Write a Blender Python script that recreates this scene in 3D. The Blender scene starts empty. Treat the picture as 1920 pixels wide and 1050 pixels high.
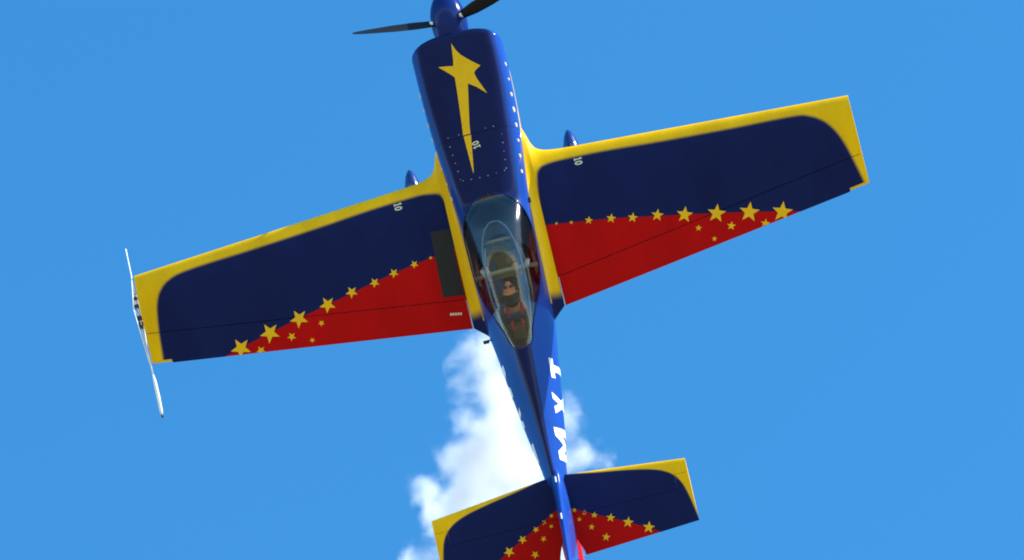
import bpy, bmesh, math, random
import numpy as np
from mathutils import Vector, Matrix
from mathutils.bvhtree import BVHTree
from mathutils.geometry import delaunay_2d_cdt

random.seed(7)
rng = np.random.default_rng(7)
SC = bpy.context.scene
COL = SC.collection

# ------------------------------------------------------------------ camera, sky, sun, exposure
ELEV = math.radians(50.0)            # the camera looks up at the sky at this angle
CAM = Vector((0.0, 0.0, 1.7))
R_ = Vector((1, 0, 0)); Up_ = Vector((0, -math.sin(ELEV), math.cos(ELEV))); Bk_ = Vector((0, -math.cos(ELEV), -math.sin(ELEV)))
def cam_to_world(v): return R_ * v[0] + Up_ * v[1] + Bk_ * v[2]

cam_data = bpy.data.cameras.new('camera')
cam = bpy.data.objects.new('camera', cam_data); COL.objects.link(cam)
cam_data.sensor_width = 36.0; cam_data.lens = 36.0 * 11400.0 / 1920.0
cam_data.clip_start = 0.5; cam_data.clip_end = 60000.0
cam.matrix_world = Matrix.Translation(CAM) @ Matrix((R_, Up_, Bk_)).transposed().to_4x4()
SC.camera = cam

# attitude of the aeroplane seen from the camera (pitch, roll, image roll)
pp, rr, tt = math.radians(17), math.radians(4.07), math.radians(14.15)
def _rz(v): return Vector((v[0]*math.cos(tt)-v[1]*math.sin(tt), v[0]*math.sin(tt)+v[1]*math.cos(tt), v[2]))
L_ = cam_to_world(_rz((math.cos(rr), 0, math.sin(rr))))                                              # starboard
F_ = cam_to_world(_rz((math.sin(pp)*math.sin(rr), math.cos(pp), -math.sin(pp)*math.cos(rr))))        # nose
U_ = cam_to_world(_rz((-math.sin(rr)*math.cos(pp), math.sin(pp), math.cos(rr)*math.cos(pp))))        # up
PLANE_POS = CAM + cam_to_world((-0.2237, 0.9263, -60.0))
PLANE_M = Matrix.Translation(PLANE_POS) @ Matrix((L_, F_, U_)).transposed().to_4x4()

SUN_DIR = (L_ * 0.80 + F_ * 0.55 - U_ * 0.15).normalized()    # towards the sun
sun_el = math.asin(SUN_DIR.z); sun_az = math.atan2(SUN_DIR.x, SUN_DIR.y)

world = bpy.data.worlds.new('World'); SC.world = world; world.use_nodes = True
wn = world.node_tree; wn.nodes.clear()
sky = wn.nodes.new('ShaderNodeTexSky'); sky.sky_type = 'NISHITA'; sky.sun_disc = False
sky.sun_elevation = sun_el; sky.sun_rotation = sun_az
sky.air_density = 1.0; sky.dust_density = 0.3; sky.ozone_density = 3.0; sky.altitude = 300
hs = wn.nodes.new('ShaderNodeHueSaturation'); hs.inputs['Saturation'].default_value = 1.30; hs.inputs['Hue'].default_value = 0.492; hs.inputs['Value'].default_value = 1.0
bg = wn.nodes.new('ShaderNodeBackground'); bg.inputs['Strength'].default_value = 0.15
wo = wn.nodes.new('ShaderNodeOutputWorld')
wn.links.new(sky.outputs[0], hs.inputs['Color']); wn.links.new(hs.outputs[0], bg.inputs['Color']); wn.links.new(bg.outputs[0], wo.inputs['Surface'])

sd = bpy.data.lights.new('sun', 'SUN'); sd.energy = 4.0; sd.angle = math.radians(0.5); sd.color = (1.0, 0.98, 0.93)
sun = bpy.data.objects.new('sun', sd); COL.objects.link(sun)
sun.rotation_euler = SUN_DIR.to_track_quat('Z', 'Y').to_euler(); sun.location = (20, 0, 60)

SC.render.engine = 'CYCLES'
SC.view_settings.view_transform = 'Standard'; SC.view_settings.look = 'None'
SC.view_settings.exposure = 1.2; SC.view_settings.gamma = 1.0; SC.view_settings.use_curve_mapping = False
SC.cycles.max_bounces = 12; SC.cycles.volume_bounces = 6; SC.cycles.transparent_max_bounces = 16
SC.cycles.filter_width = 1.9
SC.cycles.volume_step_rate = 1.0

# ------------------------------------------------------------------ helpers
def tag(o, label=None, cat=None, group=None, kind=None):
    for k, v in (('label', label), ('category', cat), ('group', group), ('kind', kind)):
        if v: o[k] = v
    return o

def link(name, me, mat=None, parent=None, smooth=True):
    o = bpy.data.objects.new(name, me); COL.objects.link(o)
    if mat: me.materials.append(mat)
    if parent: o.parent = parent
    if smooth and len(me.polygons):
        me.polygons.foreach_set('use_smooth', [True] * len(me.polygons))
    return o

def from_np(name, V, Fc, mat=None, parent=None, smooth=True, colors=None):
    me = bpy.data.meshes.new(name)
    me.from_pydata([tuple(v) for v in V], [], [tuple(int(i) for i in f) for f in Fc]); me.update()
    if colors is not None:
        a = me.color_attributes.new('paint', 'FLOAT_COLOR', 'POINT')
        c = np.ones((len(V), 4), dtype=np.float32); c[:, :3] = colors
        a.data.foreach_set('color', c.ravel())
    return link(name, me, mat, parent, smooth)

def grid_faces(nu, nv, closed_v=False, flip=False):
    i, j = np.meshgrid(np.arange(nu-1), np.arange(nv if closed_v else nv-1), indexing='ij')
    j2 = (j+1) % nv
    f = np.stack([i*nv+j, (i+1)*nv+j, (i+1)*nv+j2, i*nv+j2], -1).reshape(-1, 4)
    return f[:, ::-1] if flip else f

def bm_obj(name, bm, mat=None, parent=None, smooth=False):
    me = bpy.data.meshes.new(name); bm.to_mesh(me); bm.free()
    return link(name, me, mat, parent, smooth)

def sharpen(o, ang=35):
    o.data.set_sharp_from_angle(angle=math.radians(ang)); return o

def bx(bm, c, s, rot=None, bev=0.0):
    m = Matrix.Translation(Vector(c)) @ (rot.to_4x4() if rot else Matrix()) @ Matrix.Diagonal((*s, 1))
    g = bmesh.ops.create_cube(bm, size=1.0, matrix=m)
    if bev:
        es = list({e for v in g['verts'] for e in v.link_edges})
        bmesh.ops.bevel(bm, geom=es, offset=bev, segments=2, affect='EDGES', profile=0.5)

def tube(bm, pts, r, seg=10, caps=True):
    pts = [Vector(p) for p in pts]; rs = r if isinstance(r, (list, tuple)) else [r]*len(pts)
    rings = []; n0 = None
    for k, p in enumerate(pts):
        d = (pts[min(k+1, len(pts)-1)] - pts[max(k-1, 0)]).normalized()
        if n0 is None: n0 = d.orthogonal().normalized()
        n0 = (n0 - d*n0.dot(d)).normalized(); b = d.cross(n0)
        rings.append([bm.verts.new(p + (n0*math.cos(a)+b*math.sin(a))*rs[k]) for a in [2*math.pi*q/seg for q in range(seg)]])
    for a, b in zip(rings, rings[1:]):
        for q in range(seg): bm.faces.new((a[q], a[(q+1) % seg], b[(q+1) % seg], b[q]))
    if caps:
        bm.faces.new(rings[0][::-1]); bm.faces.new(rings[-1])

def lathe(bm, prof, axis_o, seg=48):          # prof: (y, r) along +Y
    rings = []
    for y, r in prof:
        rings.append([bm.verts.new((axis_o[0]+r*math.cos(2*math.pi*q/seg), y, axis_o[2]+r*math.sin(2*math.pi*q/seg))) for q in range(seg)])
    for a, b in zip(rings, rings[1:]):
        for q in range(seg): bm.faces.new((a[q], b[q], b[(q+1) % seg], a[(q+1) % seg]))
    bm.faces.new(rings[0]); bm.faces.new(rings[-1][::-1])

def pchip(xs, ys, x):
    xs = np.asarray(xs, float); ys = np.asarray(ys, float)
    if xs[0] > xs[-1]: xs = xs[::-1]; ys = ys[::-1]
    h = np.diff(xs); d = np.diff(ys)/h; m = np.zeros_like(ys)
    m[0] = d[0]; m[-1] = d[-1]
    for k in range(1, len(xs)-1):
        if d[k-1]*d[k] > 0:
            w1 = 2*h[k]+h[k-1]; w2 = h[k]+2*h[k-1]
            m[k] = (w1+w2)/(w1/d[k-1]+w2/d[k])
    x = np.clip(x, xs[0], xs[-1]); i = np.clip(np.searchsorted(xs, x)-1, 0, len(h)-1)
    t = (x-xs[i])/h[i]
    return ((2*t**3-3*t**2+1)*ys[i]+(t**3-2*t**2+t)*h[i]*m[i]+(-2*t**3+3*t**2)*ys[i+1]+(t**3-t**2)*h[i]*m[i+1])

def sstep(a, b, x):
    t = np.clip((x-a)/(b-a), 0, 1); return t*t*(3-2*t)

def mixc(c1, c2, m):
    return c1*(1-m[..., None]) + c2*m[..., None]

# ------------------------------------------------------------------ materials
def nmat(name):
    m = bpy.data.materials.new(name); m.use_nodes = True
    return m, m.node_tree, m.node_tree.nodes['Principled BSDF']

def simple(name, col, rough=0.4, metal=0.0, coat=0.0, spec=0.3, var=0.12, scale=18.0, bump=0.0):
    m, nt, b = nmat(name)
    tc = nt.nodes.new('ShaderNodeTexCoord'); nz = nt.nodes.new('ShaderNodeTexNoise')
    nz.inputs['Scale'].default_value = scale; nz.inputs['Detail'].default_value = 4
    nt.links.new(tc.outputs['Object'], nz.inputs['Vector'])
    mx = nt.nodes.new('ShaderNodeMix'); mx.data_type = 'RGBA'
    mx.inputs['A'].default_value = (*[c*(1-var) for c in col], 1); mx.inputs['B'].default_value = (*[min(1, c*(1+var)) for c in col], 1)
    nt.links.new(nz.outputs['Fac'], mx.inputs['Factor']); nt.links.new(mx.outputs['Result'], b.inputs['Base Color'])
    b.inputs['Roughness'].default_value = rough; b.inputs['Metallic'].default_value = metal
    b.inputs['Coat Weight'].default_value = coat; b.inputs['Coat Roughness'].default_value = 0.06; b.inputs['Specular IOR Level'].default_value = spec
    if bump:
        bp = nt.nodes.new('ShaderNodeBump'); bp.inputs['Strength'].default_value = bump; bp.inputs['Distance'].default_value = 0.004
        nt.links.new(nz.outputs['Fac'], bp.inputs['Height']); nt.links.new(bp.outputs['Normal'], b.inputs['Normal'])
    return m

def paint_mat(name, rough=0.35, spec=0.2):
    m, nt, b = nmat(name)
    at = nt.nodes.new('ShaderNodeAttribute'); at.attribute_name = 'paint'
    tc = nt.nodes.new('ShaderNodeTexCoord')
    nz = nt.nodes.new('ShaderNodeTexNoise'); nz.inputs['Scale'].default_value = 2.3; nz.inputs['Detail'].default_value = 6; nz.inputs['Roughness'].default_value = 0.65
    mp = nt.nodes.new('ShaderNodeMapping'); mp.inputs['Scale'].default_value = (1.0, 0.35, 1.0)
    nt.links.new(tc.outputs['Object'], mp.inputs['Vector']); nt.links.new(mp.outputs[0], nz.inputs['Vector'])
    rmp = nt.nodes.new('ShaderNodeMapRange'); rmp.inputs['From Min'].default_value = 0.3; rmp.inputs['From Max'].default_value = 0.7
    rmp.inputs['To Min'].default_value = 0.84; rmp.inputs['To Max'].default_value = 1.12
    nt.links.new(nz.outputs['Fac'], rmp.inputs['Value'])
    mul = nt.nodes.new('ShaderNodeVectorMath'); mul.operation = 'SCALE'
    nt.links.new(at.outputs['Color'], mul.inputs[0]); nt.links.new(rmp.outputs[0], mul.inputs['Scale'])
    nt.links.new(mul.outputs[0], b.inputs['Base Color'])
    r2 = nt.nodes.new('ShaderNodeMapRange'); r2.inputs['To Min'].default_value = rough-0.06; r2.inputs['To Max'].default_value = rough+0.08
    nt.links.new(nz.outputs['Fac'], r2.inputs['Value']); nt.links.new(r2.outputs[0], b.inputs['Roughness'])
    b.inputs['Specular IOR Level'].default_value = spec
    # faint waviness of the moulded skin
    n2 = nt.nodes.new('ShaderNodeTexNoise'); n2.inputs['Scale'].default_value = 5.0; n2.inputs['Detail'].default_value = 1
    nt.links.new(tc.outputs['Object'], n2.inputs['Vector'])
    bp = nt.nodes.new('ShaderNodeBump'); bp.inputs['Strength'].default_value = 0.25; bp.inputs['Distance'].default_value = 0.006
    nt.links.new(n2.outputs['Fac'], bp.inputs['Height']); nt.links.new(bp.outputs['Normal'], b.inputs['Normal'])
    return m

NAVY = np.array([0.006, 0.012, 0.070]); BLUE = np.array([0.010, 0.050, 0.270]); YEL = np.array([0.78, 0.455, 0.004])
RED = np.array([0.42, 0.003, 0.003]); PALE = np.array([0.75, 0.72, 0.62])
M_paint = paint_mat('gloss_paint', 0.14, 0.09); M_wing = paint_mat('wing_paint', 0.40, 0.06)
M_star = simple('yellow_vinyl', (0.74, 0.43, 0.010), 0.5, spec=0.08)
M_white = simple('white_vinyl', (0.75, 0.74, 0.70), 0.45, coat=0.3)
M_cream = simple('cream_vinyl', (0.62, 0.60, 0.42), 0.5)
M_walk = simple('nonslip_black', (0.022, 0.022, 0.021), 0.9, scale=400, var=0.5, bump=0.8)
M_black = simple('black_composite', (0.012, 0.012, 0.014), 0.38, coat=0.4)
M_blade = simple('blade_black', (0.007, 0.008, 0.011), 0.45, spec=0.15)
M_bluep = simple('blue_gloss', (0.004, 0.018, 0.13), 0.16, coat=0.0, var=0.06, spec=0.15)
M_spat = simple('spat_gloss', (0.005, 0.022, 0.15), 0.22, coat=0.6, var=0.06, spec=0.3)
M_metal = simple('bare_metal', (0.62, 0.62, 0.60), 0.28, metal=1.0)
M_screw = simple('screw_head', (0.26, 0.26, 0.30), 0.35, metal=0.5)
M_fast = simple('fastener_head', (0.66, 0.56, 0.30), 0.4)
M_rod = simple('white_rod', (0.80, 0.80, 0.80), 0.35, coat=0.4)
M_rubber = simple('rubber', (0.018, 0.018, 0.018), 0.8)
M_cockpit = simple('cockpit_lining', (0.045, 0.040, 0.036), 0.7)
M_panel = simple('tan_panel', (0.30, 0.26, 0.16), 0.6)
M_frame = simple('pale_frame', (0.22, 0.40, 0.62), 0.35, coat=0.5)
M_seat = simple('seat_cloth', (0.11, 0.075, 0.03), 0.9, bump=0.4, scale=90)
M_glassdial = simple('dial_glass', (0.02, 0.02, 0.02), 0.1, coat=1.0)
M_strap = simple('red_strap', (0.50, 0.02, 0.025), 0.8)
M_dark = simple('dark_opening', (0.006, 0.006, 0.006), 0.9)

def glass_mat():
    m = bpy.data.materials.new('canopy_glass'); m.use_nodes = True; nt = m.node_tree; nt.nodes.clear()
    out = nt.nodes.new('ShaderNodeOutputMaterial'); tr = nt.nodes.new('ShaderNodeBsdfTransparent'); gl = nt.nodes.new('ShaderNodeBsdfGlossy')
    tr.inputs['Color'].default_value = (0.80, 0.86, 0.88, 1); gl.inputs['Roughness'].default_value = 0.10; gl.inputs['Color'].default_value = (1, 1, 1, 1)
    fr = nt.nodes.new('ShaderNodeFresnel'); fr.inputs['IOR'].default_value = 1.5
    mx = nt.nodes.new('ShaderNodeMixShader')
    nz = nt.nodes.new('ShaderNodeTexNoise'); nz.inputs['Scale'].default_value = 3.0; tc = nt.nodes.new('ShaderNodeTexCoord')
    bp = nt.nodes.new('ShaderNodeBump'); bp.inputs['Strength'].default_value = 0.15; bp.inputs['Distance'].default_value = 0.01
    nt.links.new(tc.outputs['Object'], nz.inputs['Vector']); nt.links.new(nz.outputs['Fac'], bp.inputs['Height']); nt.links.new(bp.outputs[0], gl.inputs['Normal'])
    nt.links.new(fr.outputs[0], mx.inputs[0]); nt.links.new(tr.outputs[0], mx.inputs[1]); nt.links.new(gl.outputs[0], mx.inputs[2])
    nt.links.new(mx.outputs[0], out.inputs['Surface'])
    return m
M_glass = glass_mat()

# ------------------------------------------------------------------ the ground far below (gives the real bounce light)
def ground():
    bm = bmesh.new(); S = 20000
    n = 24
    bmesh.ops.create_grid(bm, x_segments=n, y_segments=n, size=S)
    m, nt, b = nmat('dry_grass')
    tc = nt.nodes.new('ShaderNodeTexCoord'); nz = nt.nodes.new('ShaderNodeTexNoise'); nz.inputs['Scale'].default_value = 0.02; nz.inputs['Detail'].default_value = 10
    cr = nt.nodes.new('ShaderNodeValToRGB'); cr.color_ramp.elements[0].color = (0.24, 0.20, 0.12, 1); cr.color_ramp.elements[0].position = 0.35
    cr.color_ramp.elements[1].color = (0.34, 0.28, 0.17, 1); cr.color_ramp.elements[1].position = 0.65
    nt.links.new(tc.outputs['Object'], nz.inputs['Vector']); nt.links.new(nz.outputs['Fac'], cr.inputs[0]); nt.links.new(cr.outputs[0], b.inputs['Base Color'])
    b.inputs['Roughness'].default_value = 0.95
    o = bm_obj('ground', bm, m); tag(o, kind='structure')
ground()

# ------------------------------------------------------------------ the aeroplane
plane = bpy.data.objects.new('aerobatic_airplane', None); COL.objects.link(plane); plane.matrix_world = PLANE_M
plane.empty_display_size = 0.5
tag(plane, 'blue, yellow and red two-seat aerobatic airplane climbing steeply, stars on its wings', 'airplane')

# --- fuselage shape tables (y forward)
FY = [1.45, 1.25, 0.9, 0.5, 0.1, -0.22, -0.6, -1.0, -1.4, -1.8, -2.2, -2.6, -3.0, -3.10, -3.22, -3.5, -4.05]
FW = [.460, .458, .452, .435, .405, .385, .365, .355, .340, .290, .240, .185, .118, .108, .106, .100, .085]
FT = [.390, .402, .410, .420, .425, .430, .575, .655, .640, .530, .445, .385, .330, .310, .145, .130, .120]
FB = [-.30, -.36, -.42, -.46, -.48, -.49, -.49, -.48, -.45, -.40, -.34, -.27, -.20, -.19, -.185, -.16, -.12]
FZ = [.05, .04, .02, .00, .00, .00, .00, .00, .00, .00, .00, .02, .04, .03, .0, .0, .02]
FM = [5.0, 4.8, 4.4, 3.8, 3.2, 2.6, 2.25, 2.0, 1.75, 1.42, 1.36, 1.34, 1.40, 1.45, 1.7, 1.9, 2.0]
CY = [-.215, -.225, -.26, -.34, -.45, -.60, -1.0, -1.25, -1.45, -1.65, -1.80, -1.86]
CC = [0.0, .07, .165, .255, .315, .338, .325, .285, .215, .140, .095, .0]
def sec(y):
    return tuple(pchip(FY, a, y) for a in (FW, FT, FB, FZ, FM))
def rail(y):
    return np.where((y > -0.215) | (y < -1.86), 0.0, pchip(CY, CC, y))

def upper(y, b):       # point on the upper section at angle b (0 side, pi/2 top)
    w, zt, zb, z0, m = sec(y)
    x = w*np.power(np.clip(np.cos(b), 0, 1), 2/m); z = z0+(zt-z0)*np.power(np.clip(np.sin(b), 0, 1), 2/m)
    return x, z

def fus_stations(y0, y1, n, extra=()):
    ys = np.linspace(y0, y1, n); ys = np.concatenate([ys, [e for e in extra if y1 < e < y0]]); return np.unique(ys)[::-1]

def fus_section(ys, NB=26, NS=70):
    """half sections from belly to rail, then mirrored: returns V grid (len(ys), 2*(NB+NS)-1... , 3)"""
    w, zt, zb, z0, m = sec(ys); c = rail(ys)
    nb = 2.6
    a = np.linspace(0, math.pi/2, NB)[None, :]
    xb = w[:, None]*np.power(np.sin(a), 2/nb); zbv = z0[:, None]-(z0-zb)[:, None]*np.power(np.clip(np.cos(a), 0, 1), 2/nb)
    ratio = np.clip(c/w, 0, 1)
    brail = np.arccos(np.power(ratio, m/2))
    t = np.linspace(0, 1, NS)[None, 1:]
    # even out spacing a little
    bb = brail[:, None]*t
    xs, zs = upper(ys[:, None], bb)
    xs = np.where((c[:, None] == 0) & (t == 1), 0.0, xs)
    X = np.concatenate([xb, xs], 1); Z = np.concatenate([zbv, zs], 1)
    return X, Z

def fus_paint(V):
    x, y, z = V[:, 0], V[:, 1], V[:, 2]
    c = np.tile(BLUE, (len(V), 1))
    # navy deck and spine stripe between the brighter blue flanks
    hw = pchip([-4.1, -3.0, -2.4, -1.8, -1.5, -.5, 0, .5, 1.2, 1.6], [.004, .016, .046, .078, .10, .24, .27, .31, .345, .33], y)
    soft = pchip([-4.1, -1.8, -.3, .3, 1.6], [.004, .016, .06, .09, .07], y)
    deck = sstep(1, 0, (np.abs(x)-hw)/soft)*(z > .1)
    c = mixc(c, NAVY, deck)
    # yellow flash that runs forward from the wing root along the flank
    fl = sstep(.004, -.004, np.abs(z-.02)-.085*np.clip((1.20-y)/.8, 0, 1))*(y > .2)
    c = mixc(c, YEL, fl)
    # red tail underside
    line = pchip([-4.1, -3.4, -3.0, -2.4, -1.6, -.5], [0.12, 0.05, 0.0, -.12, -.28, -.5], y)
    red = sstep(0.006, -0.006, z-line) * (y < -0.5)
    c = mixc(c, RED*1.1, red)
    return c

def make_fuselage():
    ys = fus_stations(0.428, -4.05, 420, list(np.linspace(-.20, -.34, 40)) + list(np.linspace(-1.79, -1.87, 16)))
    X, Z = fus_section(ys)
    Y = np.repeat(ys[:, None], X.shape[1], 1)
    R = np.stack([X, Y, Z], -1); Lf = np.stack([-X, Y, Z], -1)
    n, k = X.shape
    V = np.concatenate([R.reshape(-1, 3), Lf.reshape(-1, 3)])
    f1 = grid_faces(n, k); f2 = grid_faces(n, k, flip=True)+n*k
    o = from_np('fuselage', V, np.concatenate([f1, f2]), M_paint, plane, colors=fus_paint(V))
    bm = bmesh.new(); bm.from_mesh(o.data)
    bmesh.ops.remove_doubles(bm, verts=bm.verts, dist=0.0004)
    bmesh.ops.recalc_face_normals(bm, faces=bm.faces); bm.to_mesh(o.data); bm.free()
    return o
fus = make_fuselage()

def make_cowling():
    ys = np.linspace(1.38, 0.4305, 130)
    nose = []
    for a in np.linspace(math.pi/2*0.995, 0, 26)[:-1]:
        nose.append((1.38+.060*math.sin(a), math.cos(a)))
    secs = []
    for y, s in nose:
        w, zt, zb, z0, m = [float(v) for v in sec(np.array(1.38))]
        r = .060
        secs.append((y, w-r+r*s, zt-r+r*s, zb+r-r*s, z0, m))
    # plan curve: the middle of the nose stands further forward than the corners
    for y in ys:
        w, zt, zb, z0, m = [float(v) for v in sec(np.array(y))]; secs.append((y, w, zt, zb, z0, m))
    N = 220; V = []
    for (y, w, zt, zb, z0, m) in secs:
        a = np.linspace(0, 2*math.pi, N, endpoint=False)
        cx, sz = np.cos(a), np.sin(a)
        up = sz >= 0; e = np.where(up, m, 2.6)
        x = w*np.sign(cx)*np.abs(cx)**(2/e); z = np.where(up, z0+(zt-z0)*np.abs(sz)**(2/e), z0-(z0-zb)*np.abs(sz)**(2/e))
        fwd = sstep(1.12, 1.44, np.array(y))*0.09*(1-np.abs(x/.45)**2.8)
        V.append(np.stack([x, np.full(N, y)+fwd, z], -1))
    V = np.concatenate(V); f = grid_faces(len(secs), N, closed_v=True, flip=True)
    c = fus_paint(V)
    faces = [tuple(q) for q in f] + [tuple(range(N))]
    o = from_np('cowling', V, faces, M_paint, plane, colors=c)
    bm = bmesh.new(); bm.from_mesh(o.data); bmesh.ops.recalc_face_normals(bm, faces=bm.faces); bm.to_mesh(o.data); bm.free()
    # nose openings
    for s in (-1, 1):
        b = bmesh.new(); tube(b, [(s*.27, 1.42, .06), (s*.27, 1.512, .06)], .085, 24)
        bm_obj('air_inlet', b, M_dark, o)
    return o
cowl = make_cowling()

def bvh_of(*objs):
    V, P = [], []
    for o in objs:
        k = len(V); V += [v.co.copy() for v in o.data.vertices]; P += [tuple(i+k for i in p.vertices) for p in o.data.polygons]
    return BVHTree.FromPolygons(V, P)
BV_F = bvh_of(fus, cowl)

# --- flat markings laid on a surface: polygon in 2D, cast on the skin, raised by off
def decal(name, poly, mat, parent, bvh, axis='z', sign=1, off=0.003, step=0.03, holes=()):
    pts = [Vector(p) for p in poly]; n = len(pts)
    dense = []
    for k in range(n):
        a, b = pts[k], pts[(k+1) % n]; m = max(1, int((b-a).length/step))
        dense += [a.lerp(b, q/m) for q in range(m)]
    edges = [(k, (k+1) % len(dense)) for k in range(len(dense))]
    co = list(dense)
    for h in holes:
        k0 = len(co); hp = [Vector(p) for p in h]; co += hp; edges += [(k0+k, k0+(k+1) % len(hp)) for k in range(len(hp))]
    def inside(p, pl):
        c = False; m = len(pl)
        for i in range(m):
            a, b = pl[i], pl[i-1]
            if (a[1] > p[1]) != (b[1] > p[1]) and p[0] < (b[0]-a[0])*(p[1]-a[1])/(b[1]-a[1])+a[0]: c = not c
        return c
    xs = [p[0] for p in pts]; ysv = [p[1] for p in pts]
    gx = np.arange(min(xs)+step/2, max(xs), step); gy = np.arange(min(ysv)+step/2, max(ysv), step)
    for u in gx:
        for v in gy:
            if inside((u, v), pts) and not any(inside((u, v), h) for h in holes): co.append(Vector((float(u), float(v))))
    vo, eo, fo, *_ = delaunay_2d_cdt(co, edges, [], 0, 1e-5)
    faces = []
    for f in fo:
        c = sum((vo[i] for i in f), Vector((0, 0)))/len(f)
        if inside(c, pts) and not any(inside(c, h) for h in holes): faces.append(list(f))
    V = []
    for p in vo:
        if axis == 'z': org, d = Vector((p[0], p[1], 2.0*sign)), Vector((0, 0, -sign))
        else: org, d = Vector((2.0*sign, p[0], p[1])), Vector((-sign, 0, 0))
        hit, nrm, idx, dist = bvh.ray_cast(org, d)
        if hit is None:
            hit, nrm, idx, dist = bvh.find_nearest(org + d*1.95)
        if nrm.dot(d) > 0: nrm = -nrm
        V.append(hit + nrm*off)
    me = bpy.data.meshes.new(name); me.from_pydata(V, [], faces); me.update()
    return link(name, me, mat, parent)

# shooting star on the cowl (in metres on the deck), one piece on the cowling and its tail end on the deck behind
star_top = [(-.019, 1.404), (.010, 1.325), (.048, 1.262), (.100, 1.208), (.150, 1.160), (.215, 1.104), (.150, 1.062), (.138, 1.040), (.150, .985), (.219, .804), (.130, .895), (.055, .953),
            (.036, .850), (-.020, .530), (-.030, .436), (-.105, .436), (-.095, .530), (-.070, .850), (-.058, 1.045), (-.085, 1.080), (-.196, 1.194), (-.110, 1.180), (-.048, 1.166), (-.036, 1.225)]
star_top = [(x-.004, y) for x, y in star_top]
decal('shooting_star', star_top, M_star, cowl, BV_F)
decal('star_tail', [(-.0315, .4245), (-.083, .06), (-.092, .028), (-.095, .06), (-.1055, .4245)], M_star, fus, BV_F)

def glyph10(cx, cy, h, ang, name, mat, parent, bvh):
    """the figures 1 and 0, total height h, turned by ang"""
    ca, sa = math.cos(ang), math.sin(ang)
    T = lambda p: (cx+p[0]*ca-p[1]*sa, cy+p[0]*sa+p[1]*ca)
    s = h
    one = [(-.42, -.5), (-.02, -.5), (-.02, -.36), (-.14, -.36), (-.14, .5), (-.28, .5), (-.42, .34), (-.42, .2), (-.30, .26), (-.30, -.36), (-.42, -.36)]
    decal(name, [T((x*s, y*s)) for x, y in one], mat, parent, bvh, step=.02)
    ring = [(.32+.27*math.cos(a), .5*math.sin(a)) for a in np.linspace(0, 2*math.pi, 18, endpoint=False)]
    hole = [(.32+.11*math.cos(a), .30*math.sin(a)) for a in np.linspace(0, 2*math.pi, 14, endpoint=False)]
    decal(name, [T((x*s, y*s)) for x, y in ring], mat, parent, bvh, step=.02, holes=([T((x*s, y*s)) for x, y in hole],))
glyph10(-.004, .305, .072, math.radians(98), 'marking', M_cream, fus, BV_F)

# screws
scr_bm = bmesh.new(); bmesh.ops.create_cone(scr_bm, cap_ends=True, segments=10, radius1=.0075, radius2=.005, depth=.005)
SCR = bpy.data.meshes.new('screw'); scr_bm.to_mesh(SCR); scr_bm.free(); SCR.materials.append(M_screw)
scr_bm = bmesh.new(); bmesh.ops.create_cone(scr_bm, cap_ends=True, segments=12, radius1=.022, radius2=.016, depth=.012)
FAS = bpy.data.meshes.new('fastener'); scr_bm.to_mesh(FAS); scr_bm.free(); FAS.materials.append(M_fast)
def place(me, name, org, d, parent, bvh=BV_F):
    hit, nrm, _, _ = bvh.ray_cast(Vector(org), Vector(d))
    if hit is None: return
    if nrm.dot(Vector(d)) > 0: nrm = -nrm
    o = bpy.data.objects.new(name, me); COL.objects.link(o); o.parent = parent
    k = rng.uniform(.75, 1.15); yy = Vector((0, 1, 0)); yy = (yy - nrm*yy.dot(nrm)).normalized(); xx = yy.cross(nrm)
    o.matrix_local = Matrix.Translation(hit + nrm*.002) @ Matrix((xx, yy, nrm)).transposed().to_4x4() @ Matrix.Diagonal((k, k*(rng.uniform(1.1, 1.6) if me is FAS else 1), 1, 1))
for s in (-1, 1):
    for k in range(8):
        y = (1.10 if s > 0 else 1.02) - k*.160
        place(FAS, 'fastener', (s*1.0, y, .265 if s > 0 else .20), (-s, 0, 0), cowl if y > .43 else fus)
    for k in range(5):
        y = .36-.088*k
        place(SCR, 'screw', (s*(.262-.008*k), y, 1), (0, 0, -1), fus)
for k in range(6):
    x = -.21+.084*k
    place(SCR, 'screw', (x, .0-.03*(1-(x/.27)**2), 1), (0, 0, -1), fus)
for x in (-.26, -.15, .12, .20): place(SCR, 'screw', (x, .455, 1), (0, 0, -1), cowl)

# --- registration letters on the flanks: strokes in (u along reading direction, v up)
def strokes(letter):
    if letter == 'T': return [[(-.42, .5), (.42, .5), (.42, .27), (.15, .27), (.15, -.5), (-.15, -.5), (-.15, .27), (-.42, .27)]]
    if letter == 'X': return [[(-.46, .5), (-.16, .5), (0, .20), (.16, .5), (.46, .5), (.17, 0), (.46, -.5), (.16, -.5), (0, -.20), (-.16, -.5), (-.46, -.5), (-.17, 0)]]
    if letter == 'M': return [[(-.5, -.5), (-.5, .5), (-.24, .5), (0, .05), (.24, .5), (.5, .5), (.5, -.5), (.26, -.5), (.26, .08), (.07, -.28), (-.07, -.28), (-.26, .08), (-.26, -.5)]]
for s in (1, -1):
    items = [('T', -2.02, .06), ('X', -2.37, .05), ('M', -2.78, .07)]
    if s < 0: items = [('M', -2.02, -.03), ('X', -2.42, -.03), ('T', -2.80, -.01)]
    for ch, yc, zc in items:
        lw, lh = (.23, .31) if ch != 'M' else (.32, .30)
        # starboard: reading direction runs towards the nose (+y); port: towards the tail
        poly = [(yc + (u*lw)*s, zc+v*lh+.17*(u*lw)*s) for u, v in strokes(ch)[0]]
        decal('letter', poly, M_white, fus, BV_F, axis='x', sign=s, off=.003, step=.03)

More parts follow.
